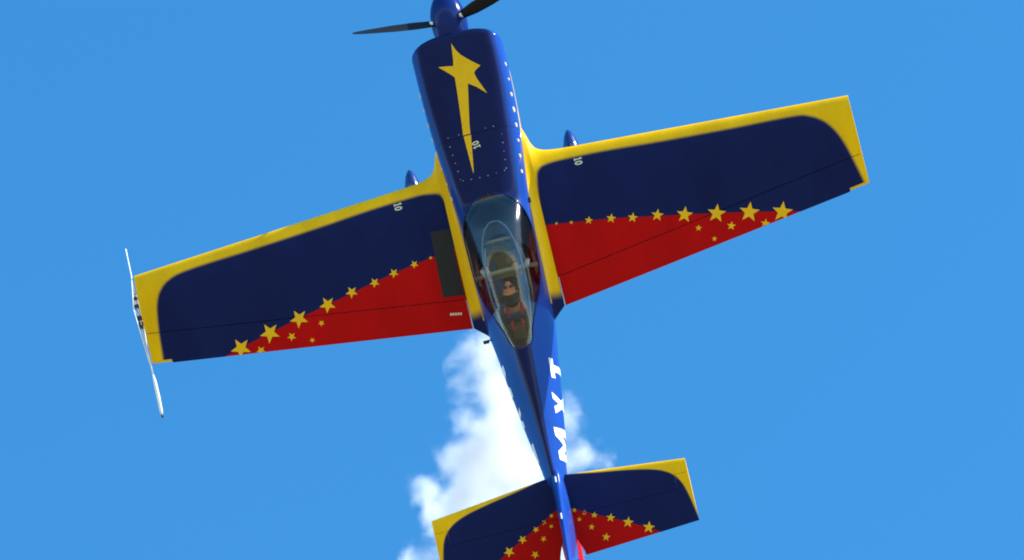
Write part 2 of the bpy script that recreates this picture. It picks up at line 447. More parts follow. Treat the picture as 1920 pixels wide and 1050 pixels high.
# --- canopy glass
def make_canopy():
    ys = fus_stations(-.2155, -1.8595, 130, list(np.linspace(-.2155, -.34, 30)) + list(np.linspace(-1.80, -1.8595, 10)))
    w, zt, zb, z0, m = sec(ys); c = rail(ys)
    br = np.arccos(np.power(np.clip(c/w, 0, 1), m/2))
    t = np.linspace(0, 1, 34)[None, :]
    b = br[:, None] + (math.pi/2-br[:, None])*t
    X, Z = upper(ys[:, None], b); Y = np.repeat(ys[:, None], X.shape[1], 1)
    X[:, -1] = 0
    XX = np.concatenate([X, -X[:, ::-1][:, 1:]], 1); ZZ = np.concatenate([Z, Z[:, ::-1][:, 1:]], 1); YY = np.concatenate([Y, Y[:, 1:]], 1)
    V = np.stack([XX, YY, ZZ], -1).reshape(-1, 3)
    o = from_np('canopy', V, grid_faces(len(ys), XX.shape[1]), M_glass, plane)
    bm = bmesh.new(); bm.from_mesh(o.data); bmesh.ops.remove_doubles(bm, verts=bm.verts, dist=.0003); bmesh.ops.recalc_face_normals(bm, faces=bm.faces); bm.to_mesh(o.data); bm.free()
    return o
canopy = make_canopy()
BV_C = bvh_of(canopy)

# rail round the glass
bm = bmesh.new()
def rail_pts(s):
    out = []
    for y in list(np.linspace(-.2165, -.34, 16)) + list(np.linspace(-.36, -1.80, 40)) + list(np.linspace(-1.81, -1.858, 6)):
        c = float(rail(np.array(y))); w, zt, zb, z0, m = [float(v) for v in sec(np.array(y))]
        b = math.acos(min(1, (c/w))**(m/2)); x, z = upper(np.array(y), np.array(b)); out.append((s*float(x), y, float(z)+.001))
    return out
tube(bm, rail_pts(1) + rail_pts(-1)[::-1][:-1], .0075, 8)
bm_obj('canopy_rail', bm, M_bluep, canopy, True)
# pale inner frame: an arch behind the windscreen that runs aft as two bars under the glass
bm = bmesh.new()
arch = []
for s in (-1, 1):
    pts = []
    for x, y in [(0, -.535), (.05, -.545), (.10, -.60), (.135, -.68), (.16, -.78), (.18, -.92), (.19, -1.1), (.182, -1.3), (.155, -1.5), (.115, -1.68), (.085, -1.80)]:
        hit, n, _, _ = BV_C.ray_cast(Vector((s*x, y, 2)), Vector((0, 0, -1)))
        if hit: pts.append(hit - Vector((0, 0, .016)))
    arch.append(pts)
tube(bm, arch[0][::-1] + arch[1][1:], .009, 8)
bm_obj('canopy_frame', bm, M_frame, canopy, True)

# --- cockpit tub, glareshield, panel, seats
def make_cockpit():
    ys = np.concatenate([np.linspace(-.50, -1.30, 14), np.linspace(-1.38, -1.80, 8)])
    V, n = [], 13
    for y in ys:
        c = float(rail(np.array(y))); w, zt, zb, z0, m = [float(v) for v in sec(np.array(y))]
        b = math.acos(min(1, c/w)**(m/2)); x, z = upper(np.array(y), np.array(b)); x = float(x)-.004; z = float(z)-.006
        fl = -.34 if y > -1.42 else -.34+.62*min(1, (-1.42-y)/.22)
        fl = min(fl, z-.04)
        prof = [(x, z), (x*.99, z-.02), (min(x, w*.93), (z+fl)/2+.02), (x*.86, fl+.06), (x*.7, fl), (x*.35, fl), (0, fl)]
        V += [(px, y, pz) for px, pz in prof] + [(-px, y, pz) for px, pz in prof[:-1][::-1]]
    F = [tuple(f) for f in grid_faces(len(ys), n)]
    F.append(tuple(range(n)))
    o = from_np('cockpit', V, F, M_cockpit, plane, smooth=False)
    return o
cockpit = make_cockpit()
# glareshield: the dark deck under the windscreen, cut back in an arch
gs = []
xs_ = np.linspace(-1, 1, 25)
Vg = []
for j, y in enumerate(np.linspace(0, 1, 12)):
    for x in xs_:
        yf = -.235-.20*abs(x)**2.2; yb = -.62-.28*abs(x)**2
        yy = yf+(yb-yf)*y
        c = max(.02, float(rail(np.array(min(-.235, yy))))-.012)
        Vg.append((x*c, yy, .405-.11*(abs(x)**2.2) - .03*y))
g = from_np('glareshield', Vg, grid_faces(12, 25), simple('glareshield_black', (0.02, 0.022, 0.03), 0.75), cockpit)
bm = bmesh.new(); bx(bm, (0, -.66, .20), (.46, .03, .26), bev=.01)
pan = bm_obj('instrument_panel', bm, M_panel, cockpit)
for (x, z, r) in [(-.13, .25, .04), (-.03, .26, .04), (.07, .25, .04), (.15, .17, .03), (-.12, .15, .03), (0, .14, .045)]:
    b = bmesh.new(); tube(b, [(x, -.675, z), (x, -.685, z)], r, 20); bm_obj('dial', b, M_glassdial, pan)
# tan cross member and side pads
bm = bmesh.new()
tube(bm, [(-.315, -.985, .27), (-.2, -.975, .275), (0, -.97, .275), (.2, -.975, .275), (.315, -.985, .27)], .024, 12)
bm_obj('cross_member', bm, M_panel, cockpit, True)
bm = bmesh.new(); bx(bm, (0, -.84, .02), (.40, .26, .03), bev=.01); bm_obj('front_floor', bm, simple('olive_floor', (0.16, 0.17, 0.08), 0.7), cockpit)
for s in (-1, 1):
    bm = bmesh.new(); bx(bm, (s*.287, -.90, .20), (.03, .34, .13), bev=.01); bm_obj('side_pad', bm, simple('side_pad_grey', (0.18, 0.17, 0.15), 0.7), cockpit)
    bm = bmesh.new(); tube(bm, [(s*.235, -.93, .33), (s*.215, -.97, .345), (s*.20, -1.02, .34)], [.02, .026, .012], 10); bm_obj('latch', bm, M_white, cockpit, True)
bm = bmesh.new()
bx(bm, (0, -1.20, -.27), (.40, .42, .08), bev=.03)
bx(bm, (0, -1.46, .0), (.40, .07, .58), Matrix.Rotation(math.radians(16), 3, 'X'), bev=.025)
seat = bm_obj('seat', bm, M_seat, cockpit)
bm = bmesh.new(); bx(bm, (0.0, -1.63, .335), (.15, .16, .05), Matrix.Rotation(math.radians(0), 3, 'X'), bev=.02); bm_obj('headrest_shelf', bm, M_seat, cockpit)
bm = bmesh.new(); tube(bm, [(.20, -1.12, .02), (.20, -1.34, .05)], .035, 12); tube(bm, [(.20, -1.34, .05), (.20, -1.38, .055)], [.016, .012], 8); bm_obj('fire_bottle', bm, M_strap, cockpit, True)
bm = bmesh.new(); bx(bm, (-.20, -1.12, .12), (.05, .16, .10), bev=.008); bm_obj('throttle_box', bm, M_black, cockpit)
bm = bmesh.new(); tube(bm, [(-.185, -1.08, .17), (-.18, -1.03, .25)], .007, 8); bmesh.ops.create_uvsphere(bm, u_segments=12, v_segments=8, radius=.02, matrix=Matrix.Translation((-.18, -1.025, .26))); bm_obj('throttle_lever', bm, M_strap, cockpit, True)
bm = bmesh.new(); tube(bm, [(0, -.92, -.30), (.02, -.97, -.05), (.10, -.965, .10), (.115, -.965, .19)], [.012, .012, .012, .016], 10); bm_obj('control_stick', bm, M_black, cockpit, True)
bm = bmesh.new(); bx(bm, (.05, -.80, .045), (.10, .07, .010), Matrix.Rotation(.2, 3, 'Z'), bev=.003); bm_obj('sequence_card', bm, M_panel, cockpit)
for s in (-1, 1):
    bm = bmesh.new(); tube(bm, [(s*.16, -.70, .28), (s*.21, -.95, .32), (s*.20, -1.35, .33), (s*.12, -1.62, .38)], .012, 8); bm_obj('cockpit_tube', bm, M_panel, cockpit, True)
for s in (-1, 1):
    bm = bmesh.new(); tube(bm, [(s*.05, -1.52, .36), (s*.06, -1.56, .375), (s*.05, -1.62, .37)], .016, 8); bm_obj('harness_strap', bm, M_strap, cockpit, True)

# --- wing
def le(x):
    b = .25-.0685*x
    return b + np.where(x < .80, pchip([.28, .36, .42, .455, .49, .53, .60, .70, .80], [.42, .37, .315, .235, .115, .050, .018, .004, 0], x), 0)
def te(x):
    return np.where(x < .457, -1.385-.9*(.457-x), -1.385+(x-.457)*(.447/3.185))
def hinge(x): return -1.092+(x-.457)*(.470/3.185)
def thick(x): return np.interp(x, [.28, .457, 3.64], [.155, .150, .125])
def airfoil(t):          # t 0..1, half thickness (unit chord, t/c 1)
    return 5*(.2969*np.sqrt(t)-.1260*t-.3516*t**2+.2843*t**3-.1036*t**4)
def zsurf(x, y):
    c0 = np.minimum(le(x), .25-.0685*x+.0) ; l = le(x); c = l-te(x)
    t = np.clip((l-y)/c, 0, 1); z = thick(x)*np.minimum(c, 1.65)*airfoil(t)
    fil = np.where(x < .46, .10*np.power(np.clip((.46-x)/.13, 0, 1.3), 2.2)*np.sin(math.pi*np.clip(t, .02, .98))**.5, 0)
    return z+fil
YN_R = ([.456, .475, .50, .56, .70, 1.0, 1.81, 2.5, 3.0, 3.15, 3.26, 3.36, 3.45, 3.51, 3.56, 3.61, 3.66], [-.20, -.08, .0, .048, .068, .06, .0, -.045, -.070, -.085, -.13, -.205, -.33, -.48, -.68, -.92, -1.25])
YN_L = ([.40, .43, .456, .485, .56, .70, 1.0, 1.81, 2.5, 3.0, 3.2, 3.32, 3.42, 3.475, 3.505, 3.53, 3.56], [-.30, -.10, -.03, .020, .048, .068, .06, .0, -.045, -.072, -.095, -.14, -.23, -.35, -.52, -.80, -1.25])
YR = ([.40, .49, 1.1, 1.8, 2.44, 2.95, 3.7], [-.555, -.570, -.660, -.795, -.925, -1.047, -1.27])
def wing_paint(x, y, side, lower=None):
    YN = YN_R if side > 0 else YN_L
    yn = pchip(*YN, x); sl = (pchip(*YN, x+.004)-pchip(*YN, x-.004))/.008
    d = (yn-y)/np.sqrt(1+sl**2)
    m = sstep(-.012, .032, d)
    c = mixc(np.tile(YEL, (len(x), 1)), NAVY, m)
    r = sstep(.004, -.004, y-pchip(*YR, x)) * (x < 3.0)
    return mixc(c, RED, r)

def make_wing(side):
    # main panel
    xs = np.concatenate([np.linspace(.4600, .9, 90), np.linspace(.9, 3.642, 340)[1:]])
    NU = 190
    k = np.linspace(0, 1, NU)
    def shell(xs, f0, f1, closeL=True):
        """closed section between chord fractions; f0,f1 are y limits as functions of x"""
        rows = []
        for x in xs:
            y0, y1 = f0(x), f1(x)
            if closeL: q = 1-np.cos(k*math.pi/2); q = .45*q+.55*k**1.6; q = q/q[-1]
            else: q = k
            yu = y0+(y1-y0)*q
            zu = zsurf(np.full(NU, x), yu)
            lo = slice(None, None, -3)
            rows.append(np.stack([np.full(NU, x), yu, zu], -1)); 
        U = np.array(rows); Lw = U[:, ::-3].copy(); Lw[..., 2] *= -1
        if closeL: Lw = Lw[:, :-1] if np.allclose(Lw[:, -1, 1], U[:, 0, 1]) else Lw
        S = np.concatenate([U, Lw], 1); n, m, _ = S.shape
        V = S.reshape(-1, 3).copy(); F = [tuple(f) for f in grid_faces(n, m, closed_v=True)]
        F.append(tuple(range(m))[::-1]); F.append(tuple(range((n-1)*m, n*m)))
        return V, F
    leS = lambda x: float(le(np.array(x))); hg = lambda x: float(hinge(x)+.004); hg2 = lambda x: float(hinge(x)-.004)
    teS = lambda x: float(te(np.array(x))) + (.012 if x > 3.435 else 0)
    V, F = shell(xs, leS, hg)
    c = wing_paint(V[:, 0], V[:, 1], side)
    V[:, 0] *= side
    w = from_np('wing', V, F, M_wing, plane, colors=c)
    V2, F2 = shell(np.concatenate([np.linspace(.466, .9, 60), np.linspace(.9, 3.642, 340)[1:]]), hg2, teS, False)
    c2 = wing_paint(V2[:, 0], V2[:, 1], side)
    c2 = mixc(c2, PALE, (V2[:, 0] < .472).astype(float))
    tipe = ((V2[:, 0] > 3.44) & (V2[:, 1] < te(V2[:, 0])+.035)).astype(float)
    c2 = mixc(c2, YEL*.9, tipe)
    V2[:, 0] *= side
    a = from_np('aileron', V2, F2, M_wing, w, colors=c2)
    for o in (w, a):
        bm = bmesh.new(); bm.from_mesh(o.data); bmesh.ops.recalc_face_normals(bm, faces=bm.faces); bm.to_mesh(o.data); bm.free(); sharpen(o, 40)
    # hinge brackets
    for x in (1.05, 1.95, 2.85):
        b = bmesh.new(); y = float(hinge(x)); bx(b, (side*x, y-.012, .043-.006*x), (.022, .05, .012), bev=.003); bm_obj('hinge', b, simple('hinge_dark', (.03, .01, .01), .5), w)
    bv = bvh_of(w, a)
    main = [(.57, -.577, .018), (.714, -.602, .020), (.886, -.624, .042), (1.104, -.658, .050), (1.311, -.702, .052), (1.552, -.737, .064), (1.813, -.797, .085), (2.120, -.860, .096), (2.434, -.925, .104), (2.748, -1.00, .106)]
    small = [(2.560, -1.072, .050), (2.231, -1.014, .046), (2.040, -1.098, .028), (1.914, -.958, .034)]
    if side < 0: main = main[1:]
    for (x, y, r) in main+small:
        off = math.radians(-20)*side
        pl = []
        for q in range(10):
            a_ = math.pi/2+off+q*math.pi/5; rad = r if q % 2 == 0 else r*.42
            pl.append((side*x+rad*math.cos(a_), y+rad*math.sin(a_)))
        decal('star', pl, M_star, w, bv, step=.025, off=.003)
    glyph10(side*.918, .0, .078, math.radians(-90 if side > 0 else -90), 'marking', M_cream, w, bv)
    if side < 0:
        decal('walkway', [(-.662, -.345), (-.470, -.365), (-.472, -.7), (-.470, -1.045), (-.684, -1.015)], M_walk, w, bv, step=.05, off=.0035)
        # small stencil on the aileron
        x0 = -.655
        for k_ in range(5):
            decal('marking', [(x0+k_*.024, -1.205-.0045*k_), (x0+k_*.024+.017, -1.208-.0045*k_), (x0+k_*.024+.017, -1.184-.0045*k_), (x0+k_*.024, -1.181-.0045*k_)], M_cream, w, bv, step=.03)
    # wheel-well side: root fairing
    xs = np.linspace(.29, .4592, 26); NU2 = 150; rows = []
    kk = np.linspace(0, 1, NU2); q = .45*(1-np.cos(kk*math.pi/2))+.55*kk**1.6
    for x in xs:
        l, t = float(le(np.array(x))), float(te(np.array(x))); yu = l+(t-l)*q
        z = zsurf(np.full(NU2, x), yu); rows.append(np.stack([np.full(NU2, x), yu, z], -1))
    U = np.array(rows); Lw = U[:, ::-2].copy(); Lw[..., 2] *= -1
    S = np.concatenate([U, Lw], 1); n, m, _ = S.shape; V = S.reshape(-1, 3).copy()
    c = mixc(np.tile(YEL, (len(V), 1)), NAVY, sstep(-1.20, -1.32, V[:, 1]))
    c = mixc(c, YEL*1.0, sstep(.352, .345, V[:, 0])*(V[:, 1] > -1.34))
    V[:, 0] *= side
    fr = from_np('wing_root_fairing', V, [tuple(f) for f in grid_faces(n, m, closed_v=True)], M_paint, w, colors=c)
    bm = bmesh.new(); bm.from_mesh(fr.data); bmesh.ops.recalc_face_normals(bm, faces=bm.faces); bm.to_mesh(fr.data); bm.free()
    return w
wR = make_wing(1); wL = make_wing(-1)
wL['label'] = 'left wing with dark non-slip walkway patch'
# small dark step behind the port fairing
bm = bmesh.new(); bx(bm, (-.375, -1.535, -.05), (.06, .035, .012), bev=.004); tube(bm, [(-.30, -1.51, -.06), (-.35, -1.53, -.052)], .008, 8)
bm_obj('step', bm, M_black, fus)
# vent on the starboard side of the deck
bm = bmesh.new(); bx(bm, (.372, -.30, .19), (.02, .05, .03), bev=.005); bm_obj('vent', bm, M_black, fus)
bm = bmesh.new(); tube(bm, [(.262, -1.62, .20), (.25, -1.66, .205)], .010, 8); bm_obj('fuel_drain', bm, M_white, fus)

# --- tailplane
def sle(x): return -3.066-.112*x
def ste(x): return -3.918+.0585*x
def shg(x): return np.where(np.asarray(x) > 1.135, -3.352, -3.50)
def sz(x, y):
    l = sle(x); c = l-ste(x); t = np.clip((l-y)/c, 0, 1); return .12+.105*c*airfoil(t)
SYN = ([0, .18, .38, .70, .95, 1.07, 1.15, 1.20, 1.235, 1.262, 1.29], [-3.04, -3.085, -3.128, -3.185, -3.245, -3.300, -3.370, -3.46, -3.59, -3.74, -3.9])
SYR = ([0, .1, .2, .3, .44, .6, .777, .90, 1.3], [-3.375, -3.44, -3.495, -3.548, -3.616, -3.70, -3.80, -3.875, -4.1])
def stab_paint(x, y):
    yn = pchip(*SYN, x); sl = (pchip(*SYN, x+.004)-pchip(*SYN, x-.004))/.008; d = (yn-y)/np.sqrt(1+sl**2)
    c = mixc(np.tile(YEL, (len(x), 1)), NAVY, sstep(-.006, .014, d))
    return mixc(c, RED*.95, sstep(.003, -.003, y-pchip(*SYR, x)))
def sshell(xs, f0, f1, side, name, parent, NU=90):
    rows = []; k = np.linspace(0, 1, NU)
    for x in xs:
        y0, y1 = f0(x), f1(x); q = .6*k**1.5+.4*k
        yu = y0+(y1-y0)*q; rows.append(np.stack([np.full(NU, x), yu, sz(np.full(NU, x), yu)], -1))
    U = np.array(rows); Lw = U[:, ::-2].copy(); Lw[..., 2] = .24-Lw[..., 2]
    S = np.concatenate([U, Lw], 1); n, m, _ = S.shape; V = S.reshape(-1, 3).copy()
    c = stab_paint(V[:, 0], V[:, 1]); V[:, 0] *= side
    F = [tuple(f) for f in grid_faces(n, m, closed_v=True)] + [tuple(range(m))[::-1], tuple(range((n-1)*m, n*m))]
    o = from_np(name, V, F, M_wing, parent, colors=c)
    bm = bmesh.new(); bm.from_mesh(o.data); bmesh.ops.remove_doubles(bm, verts=bm.verts, dist=.0002); bmesh.ops.recalc_face_normals(bm, faces=bm.faces); bm.to_mesh(o.data); bm.free(); sharpen(o, 40)
    return o
stab_root = None
for side in (1, -1):
    s_ = sshell(np.linspace(.012, 1.268, 170), lambda x: float(sle(x)), lambda x: float(shg(x))+.001, side, 'horizontal_stabilizer', plane)
    def ein(x): return float(shg(x))-.003
    def eout(x):      # inboard cut-out for the rudder
        if x < .125: return min(ein(x)-.01, -3.60-(x-.03)*2.9)
        return float(ste(x))
    e_ = sshell(np.concatenate([np.linspace(.035, .2, 50), np.linspace(.2, 1.268, 150)[1:]]), ein, eout, side, 'elevator', s_)
    bv = bvh_of(s_, e_)
    for (x, y, r) in [(.115, -3.457, .024), (.202, -3.504, .028), (.292, -3.552, .034), (.440, -3.616, .046), (.594, -3.700, .056), (.777, -3.796, .062), (.140, -3.558, .024), (.240, -3.659, .032), (.355, -3.788, .042)]:
        pl = []
        for q in range(10):
            a_ = math.pi/2-math.radians(20)*side+q*math.pi/5; rad = r if q % 2 == 0 else r*.42
            pl.append((side*x+rad*math.cos(a_), y+rad*math.sin(a_)))
        decal('star', pl, M_star, s_, bv, step=.02, off=.003)

# --- fin and rudder
def make_fin():
    zs = np.linspace(.05, 1.12, 60)
    fle = lambda z: np.interp(z, [.05, .28, .36, .95, 1.06, 1.12], [-2.95, -3.02, -3.20, -4.02, -4.20, -4.36])
    fte = lambda z: np.interp(z, [.05, 1.12], [-4.28, -4.58])
    fh = lambda z: np.interp(z, [.05, .9, 1.12], [-3.92, -4.14, -4.40])
    def shell(z0list, f0, f1, name, parent, colf):
        rows = []; k = np.linspace(0, 1, 50)
        for z in z0list:
            l, t = float(fle(z)), float(fte(z)); y = f0(z)+(f1(z)-f0(z))*k**1.4; q = np.clip((l-y)/(l-t), 0, 1)
            rows.append(np.stack([.098*(l-t)*airfoil(q)+.001, y, np.full(50, z)], -1))
        U = np.array(rows); Lw = U[:, ::-1].copy(); Lw[..., 0] *= -1
        S = np.concatenate([U, Lw], 1); n, m, _ = S.shape; V = S.reshape(-1, 3)
        F = [tuple(f) for f in grid_faces(n, m, closed_v=True)] + [tuple(range(m)), tuple(range((n-1)*m, n*m))]
        o = from_np(name, V, F, M_paint, parent, colors=colf(V))
        bm = bmesh.new(); bm.from_mesh(o.data); bmesh.ops.recalc_face_normals(bm, faces=bm.faces); bm.to_mesh(o.data); bm.free(); sharpen(o, 40); return o
    def cf(V):
        c = np.tile(BLUE*1.1, (len(V), 1)); m = sstep(.01, -.01, V[:, 2]-.16)*(V[:, 1] < -3.7); return mixc(c, RED*1.1, m)
    fin = shell(zs, lambda z: float(fle(z)), lambda z: float(max(fh(z)+.004, fte(z)+.01)), 'tail_fin', plane, cf)
    rud = shell(np.linspace(.0, 1.05, 50), lambda z: float(fh(z)-.006), lambda z: float(fte(z)), 'rudder', fin, lambda V: mixc(np.tile(BLUE*1.1, (len(V), 1)), RED*1.1, sstep(.02, -.02, V[:, 2]-.5-.5*(-3.95-V[:, 1]))))
    fin.location.x = .022
    return fin
fin = make_fin()
# small fittings on the fin's leading edge
for (y, z) in [(-3.165, .345), (-3.62, .68)]:
    bm = bmesh.new(); tube(bm, [(-.004, y+.03, z), (-.006, y-.03, z+.01)], .008, 8); bm_obj('fin_fitting', bm, M_white, fin)

# --- nose: spinner and propeller
TH = .19
prop = bpy.data.objects.new('propeller', None); COL.objects.link(prop); prop.parent = plane; prop.location = (-.012, 1.70, TH)
bm = bmesh.new()
prof = [(-.19, .150), (-.17, .160), (-.10, .176), (-.02, .182), (.02, .180)] + [(.02+.305*t, .180*math.sqrt(max(0, 1-t**1.75))) for t in np.linspace(.06, .995, 26)]
lathe(bm, prof, (0, 0, 0), 56)
sp = bm_obj('spinner', bm, M_bluep, prop, True)
def blade_mesh():
    bm = bmesh.new(); rings = []; R = 1.0; seg = 16
    for t in np.linspace(0, 1, 30):
        r = .10+(R-.10)*t
        ch = float(np.interp(t, [0, .1, .3, .55, .8, .95, 1], [.06, .085, .125, .135, .115, .085, .03]))
        th = float(np.interp(t, [0, .1, .4, 1], [.06, .04, .018, .006])); tw = math.radians(float(np.interp(t, [0, .15, 1], [66, 58, 38])))
        ring = []
        for q in range(seg):
            a = 2*math.pi*q/seg; u = .5*ch*math.cos(a); v = .5*th*math.sin(a)
            ring.append(bm.verts.new((r, u*math.sin(tw)+v*math.cos(tw), u*math.cos(tw)-v*math.sin(tw))))
        rings.append(ring)
    for a, b in zip(rings, rings[1:]):
        for q in range(seg): bm.faces.new((a[q], a[(q+1) % seg], b[(q+1) % seg], b[q]))
    bm.faces.new(rings[0][::-1]); bm.faces.new(rings[-1])
    bmesh.ops.recalc_face_normals(bm, faces=bm.faces)
    me = bpy.data.meshes.new('blade'); bm.to_mesh(me); bm.free(); me.materials.append(M_blade)
    me.polygons.foreach_set('use_smooth', [True]*len(me.polygons)); return me
BL = blade_mesh()
for ang in (158, 38, 278):
    o = bpy.data.objects.new('blade', BL); COL.objects.link(o); o.parent = prop; o.rotation_euler = (0, -math.radians(ang), 0)
    bm = bmesh.new(); tube(bm, [(.10, 0, 0), (.186, 0, 0), (.205, 0, 0)], [.034, .034, .028], 16)
    c = bm_obj('blade_cuff', bm, M_metal, prop, True); c.rotation_euler = o.rotation_euler

# --- landing gear
for s in (-1, 1):
    g = bpy.data.objects.new('landing_gear', None); COL.objects.link(g); g.parent = plane; g.location = (s*.823, .22, -.95)
    # spat: pointed teardrop
    NV, NR = 40, 28; V = []
    for i in range(NV):
        t = i/(NV-1); y = .464-1.05*t
        f = float(np.interp(t, [0, .02, .08, .18, .32, .5, .75, 1], [.02, .27, .58, .86, .99, 1, .6, .02]))
        for q in range(NR):
            a = 2*math.pi*q/NR; V.append((.100*f*math.cos(a), y, (.155*f)*math.sin(a)+.0))
    me_f = [tuple(f) for f in grid_faces(NV, NR, closed_v=True, flip=True)] + [tuple(range(NR)), tuple(range((NV-1)*NR, NV*NR))[::-1]]
    sp_ = from_np('wheel_spat', V, me_f, M_spat, g)
    bm = bmesh.new()
    lathe(bm, [(-.05, .08), (-.05, .13), (-.035, .155), (.035, .155), (.05, .13), (.05, .08)], (0, 0, 0), 32)
    bmesh.ops.rotate(bm, verts=bm.verts, cent=(0, 0, 0), matrix=Matrix.Rotation(math.pi/2, 3, 'Z')); bmesh.ops.translate(bm, verts=bm.verts, vec=(0, .02, -.10))
    bm_obj('wheel', bm, M_rubber, g, True)
    bm = bmesh.new()
    n = 12; rings = []
    for i in range(n):
        t = i/(n-1); p = Vector((-s*.56*(1-t), .05*(1-t), .02+.52*(1-t)**.8)); hw = .07-.03*t
        rings.append([bm.verts.new(p+Vector(d)) for d in ((0, hw, .012), (0, hw, -.012), (0, -hw, -.012), (0, -hw, .012))])
    for a, b in zip(rings, rings[1:]):
        for q in range(4): bm.faces.new((a[q], a[(q+1) % 4], b[(q+1) % 4], b[q]))
    bm.faces.new(rings[0]); bm.faces.new(rings[-1]); bmesh.ops.recalc_face_normals(bm, faces=bm.faces)
    bm_obj('gear_leg', bm, M_bluep, g, False)
tg = bpy.data.objects.new('tail_gear', None); COL.objects.link(tg); tg.parent = plane; tg.location = (0, -3.95, -.08)
bm = bmesh.new(); tube(bm, [(0, .15, .04), (0, -.05, -.02), (0, -.18, -.12)], .014, 8); bm_obj('tail_spring', bm, M_metal, tg)
bm = bmesh.new(); lathe(bm, [(-.018, .02), (-.018, .06), (.018, .06), (.018, .02)], (0, 0, 0), 20)
bmesh.ops.rotate(bm, verts=bm.verts, cent=(0, 0, 0), matrix=Matrix.Rotation(math.pi/2, 3, 'Z')); bmesh.ops.translate(bm, verts=bm.verts, vec=(0, -.18, -.15)); bm_obj('tail_wheel', bm, M_rubber, tg, True)
for s in (-1, 1):
    bm = bmesh.new(); tube(bm, [(s*.15, 1.0, -.36), (s*.16, .85, -.47), (s*.165, .6, -.53)], .035, 14); bm_obj('exhaust_pipe', bm, M_metal, cowl, True)

# --- sighting frame on the port wing tip
sf = bpy.data.objects.new('sighting_frame', None); COL.objects.link(sf); sf.parent = plane; sf.location = (-3.668, -.3, 0)
def rod(a, b, r, mat=M_rod, name='rod', seg=8):
    bm = bmesh.new(); tube(bm, [a, b], r, seg); return bm_obj(name, bm, mat, sf, True)
rod((0, .597, .0), (0, -.40, 0), .0065); rod((0.004, -.40, 0), (.010, -.75, 0), .0065)
bm = bmesh.new(); tube(bm, [(.010, -.74, 0), (.014, -.82, 0), (.016, -.98, 0), (.016, -1.13, 0), (.018, -1.165, 0)], [.009, .017, .019, .016, .006], 10); bm_obj('rod', bm, M_rod, sf, True)
rod((.016, -1.165, 0), (.018, -1.19, 0), .012, M_black, 'end_cap')
rod((0, .30, .0), (-.01, -.12, .26), .005); rod((-.01, -.12, .26), (0, -.62, 0), .005)
rod((0, .20, .0), (-.01, -.12, -.24), .005); rod((-.01, -.12, -.24), (0, -.55, 0), .005); rod((-.01, -.12, -.24), (-.01, -.12, .26), .005)
for (y, z, h) in [(.12, .01, .03), (-.02, .02, .045), (-.14, .0, .06), (-.24, .02, .04), (.06, .03, .035), (-.19, -.03, .05)]:
    bm = bmesh.new(); bx(bm, (-.006, y, z), (.045, h*.8, .05), bev=.006); bm_obj('clamp', bm, M_black if h > .03 else M_metal, sf)
bm = bmesh.new(); bx(bm, (-.008, .05, .01), (.028, .11, .03), bev=.006); bm_obj('bracket', bm, M_rod, sf)

# ------------------------------------------------------------------ the pilot
def skin_mesh(chains, sub=2):
    """chains: list of lists of (co, r); the first point of a later chain may repeat an earlier one and is then shared"""
    pts, rad, edges, key = [], [], [], {}
    for ch in chains:
        prev = None
        for co, r in ch:
            kx = tuple(round(c, 4) for c in co)
            if kx not in key: key[kx] = len(pts); pts.append(co); rad.append(r)
            i = key[kx]
            if prev is not None: edges.append((prev, i))
            prev = i
    me = bpy.data.meshes.new('tmp'); me.from_pydata(pts, edges, []); o = bpy.data.objects.new('tmp', me); COL.objects.link(o)
    md = o.modifiers.new('s', 'SKIN'); md.use_smooth_shade = True
    for v, r in zip(me.skin_vertices[0].data, rad): v.radius = (r, r)
    for i, v in enumerate(me.skin_vertices[0].data): v.use_root = (i == 0)
    ms = o.modifiers.new('u', 'SUBSURF'); ms.levels = sub; ms.render_levels = sub
    dg = bpy.context.evaluated_depsgraph_get(); r = bpy.data.meshes.new_from_object(o.evaluated_get(dg))
    bpy.data.objects.remove(o); return r

HEAD = Vector((0.0, -1.285, .492))
pel = (0, -1.24, -.17)
def arm(s, fat=0):
    sh = (s*.165, -1.385, .235); el = (s*.245, -1.20, .06); wr = (s*.12 if s > 0 else s*.22, -.965, .10 if s > 0 else .16)
    return sh, el, wr
body_ch = [[(pel, .13), ((0, -1.30, -.02), .125), ((0, -1.36, .12), .135), ((0, -1.375, .23), .12), ((0, -1.36, .315), .058), ((0, -1.33, .37), .054), (tuple(HEAD), .075)]]
cloth_ch = [[(pel, .145), ((0, -1.30, -.02), .138), ((0, -1.36, .12), .148), ((0, -1.375, .23), .132), ((0, -1.365, .30), .066)]]
for s in (-1, 1):
    sh, el, wr = arm(s)
    body_ch.append([((0, -1.375, .23), .12), (sh, .062), (el, .045), (wr, .029)])
    cloth_ch.append([((0, -1.375, .23), .132), (sh, .074), (el, .056), ((wr[0]*1.02, wr[1]-.02, wr[2]), .042)])
    hp = (s*.10, -1.20, -.18); kn = (s*.17, -.82, .03); an = (s*.10, -.60, -.24)
    body_ch.append([(pel, .13), (hp, .085), (kn, .06), (an, .04), ((s*.10, -.54, -.27), .035)])
    cloth_ch.append([(pel, .145), (hp, .098), (kn, .072), (an, .055)])
parts = [skin_mesh(body_ch)]
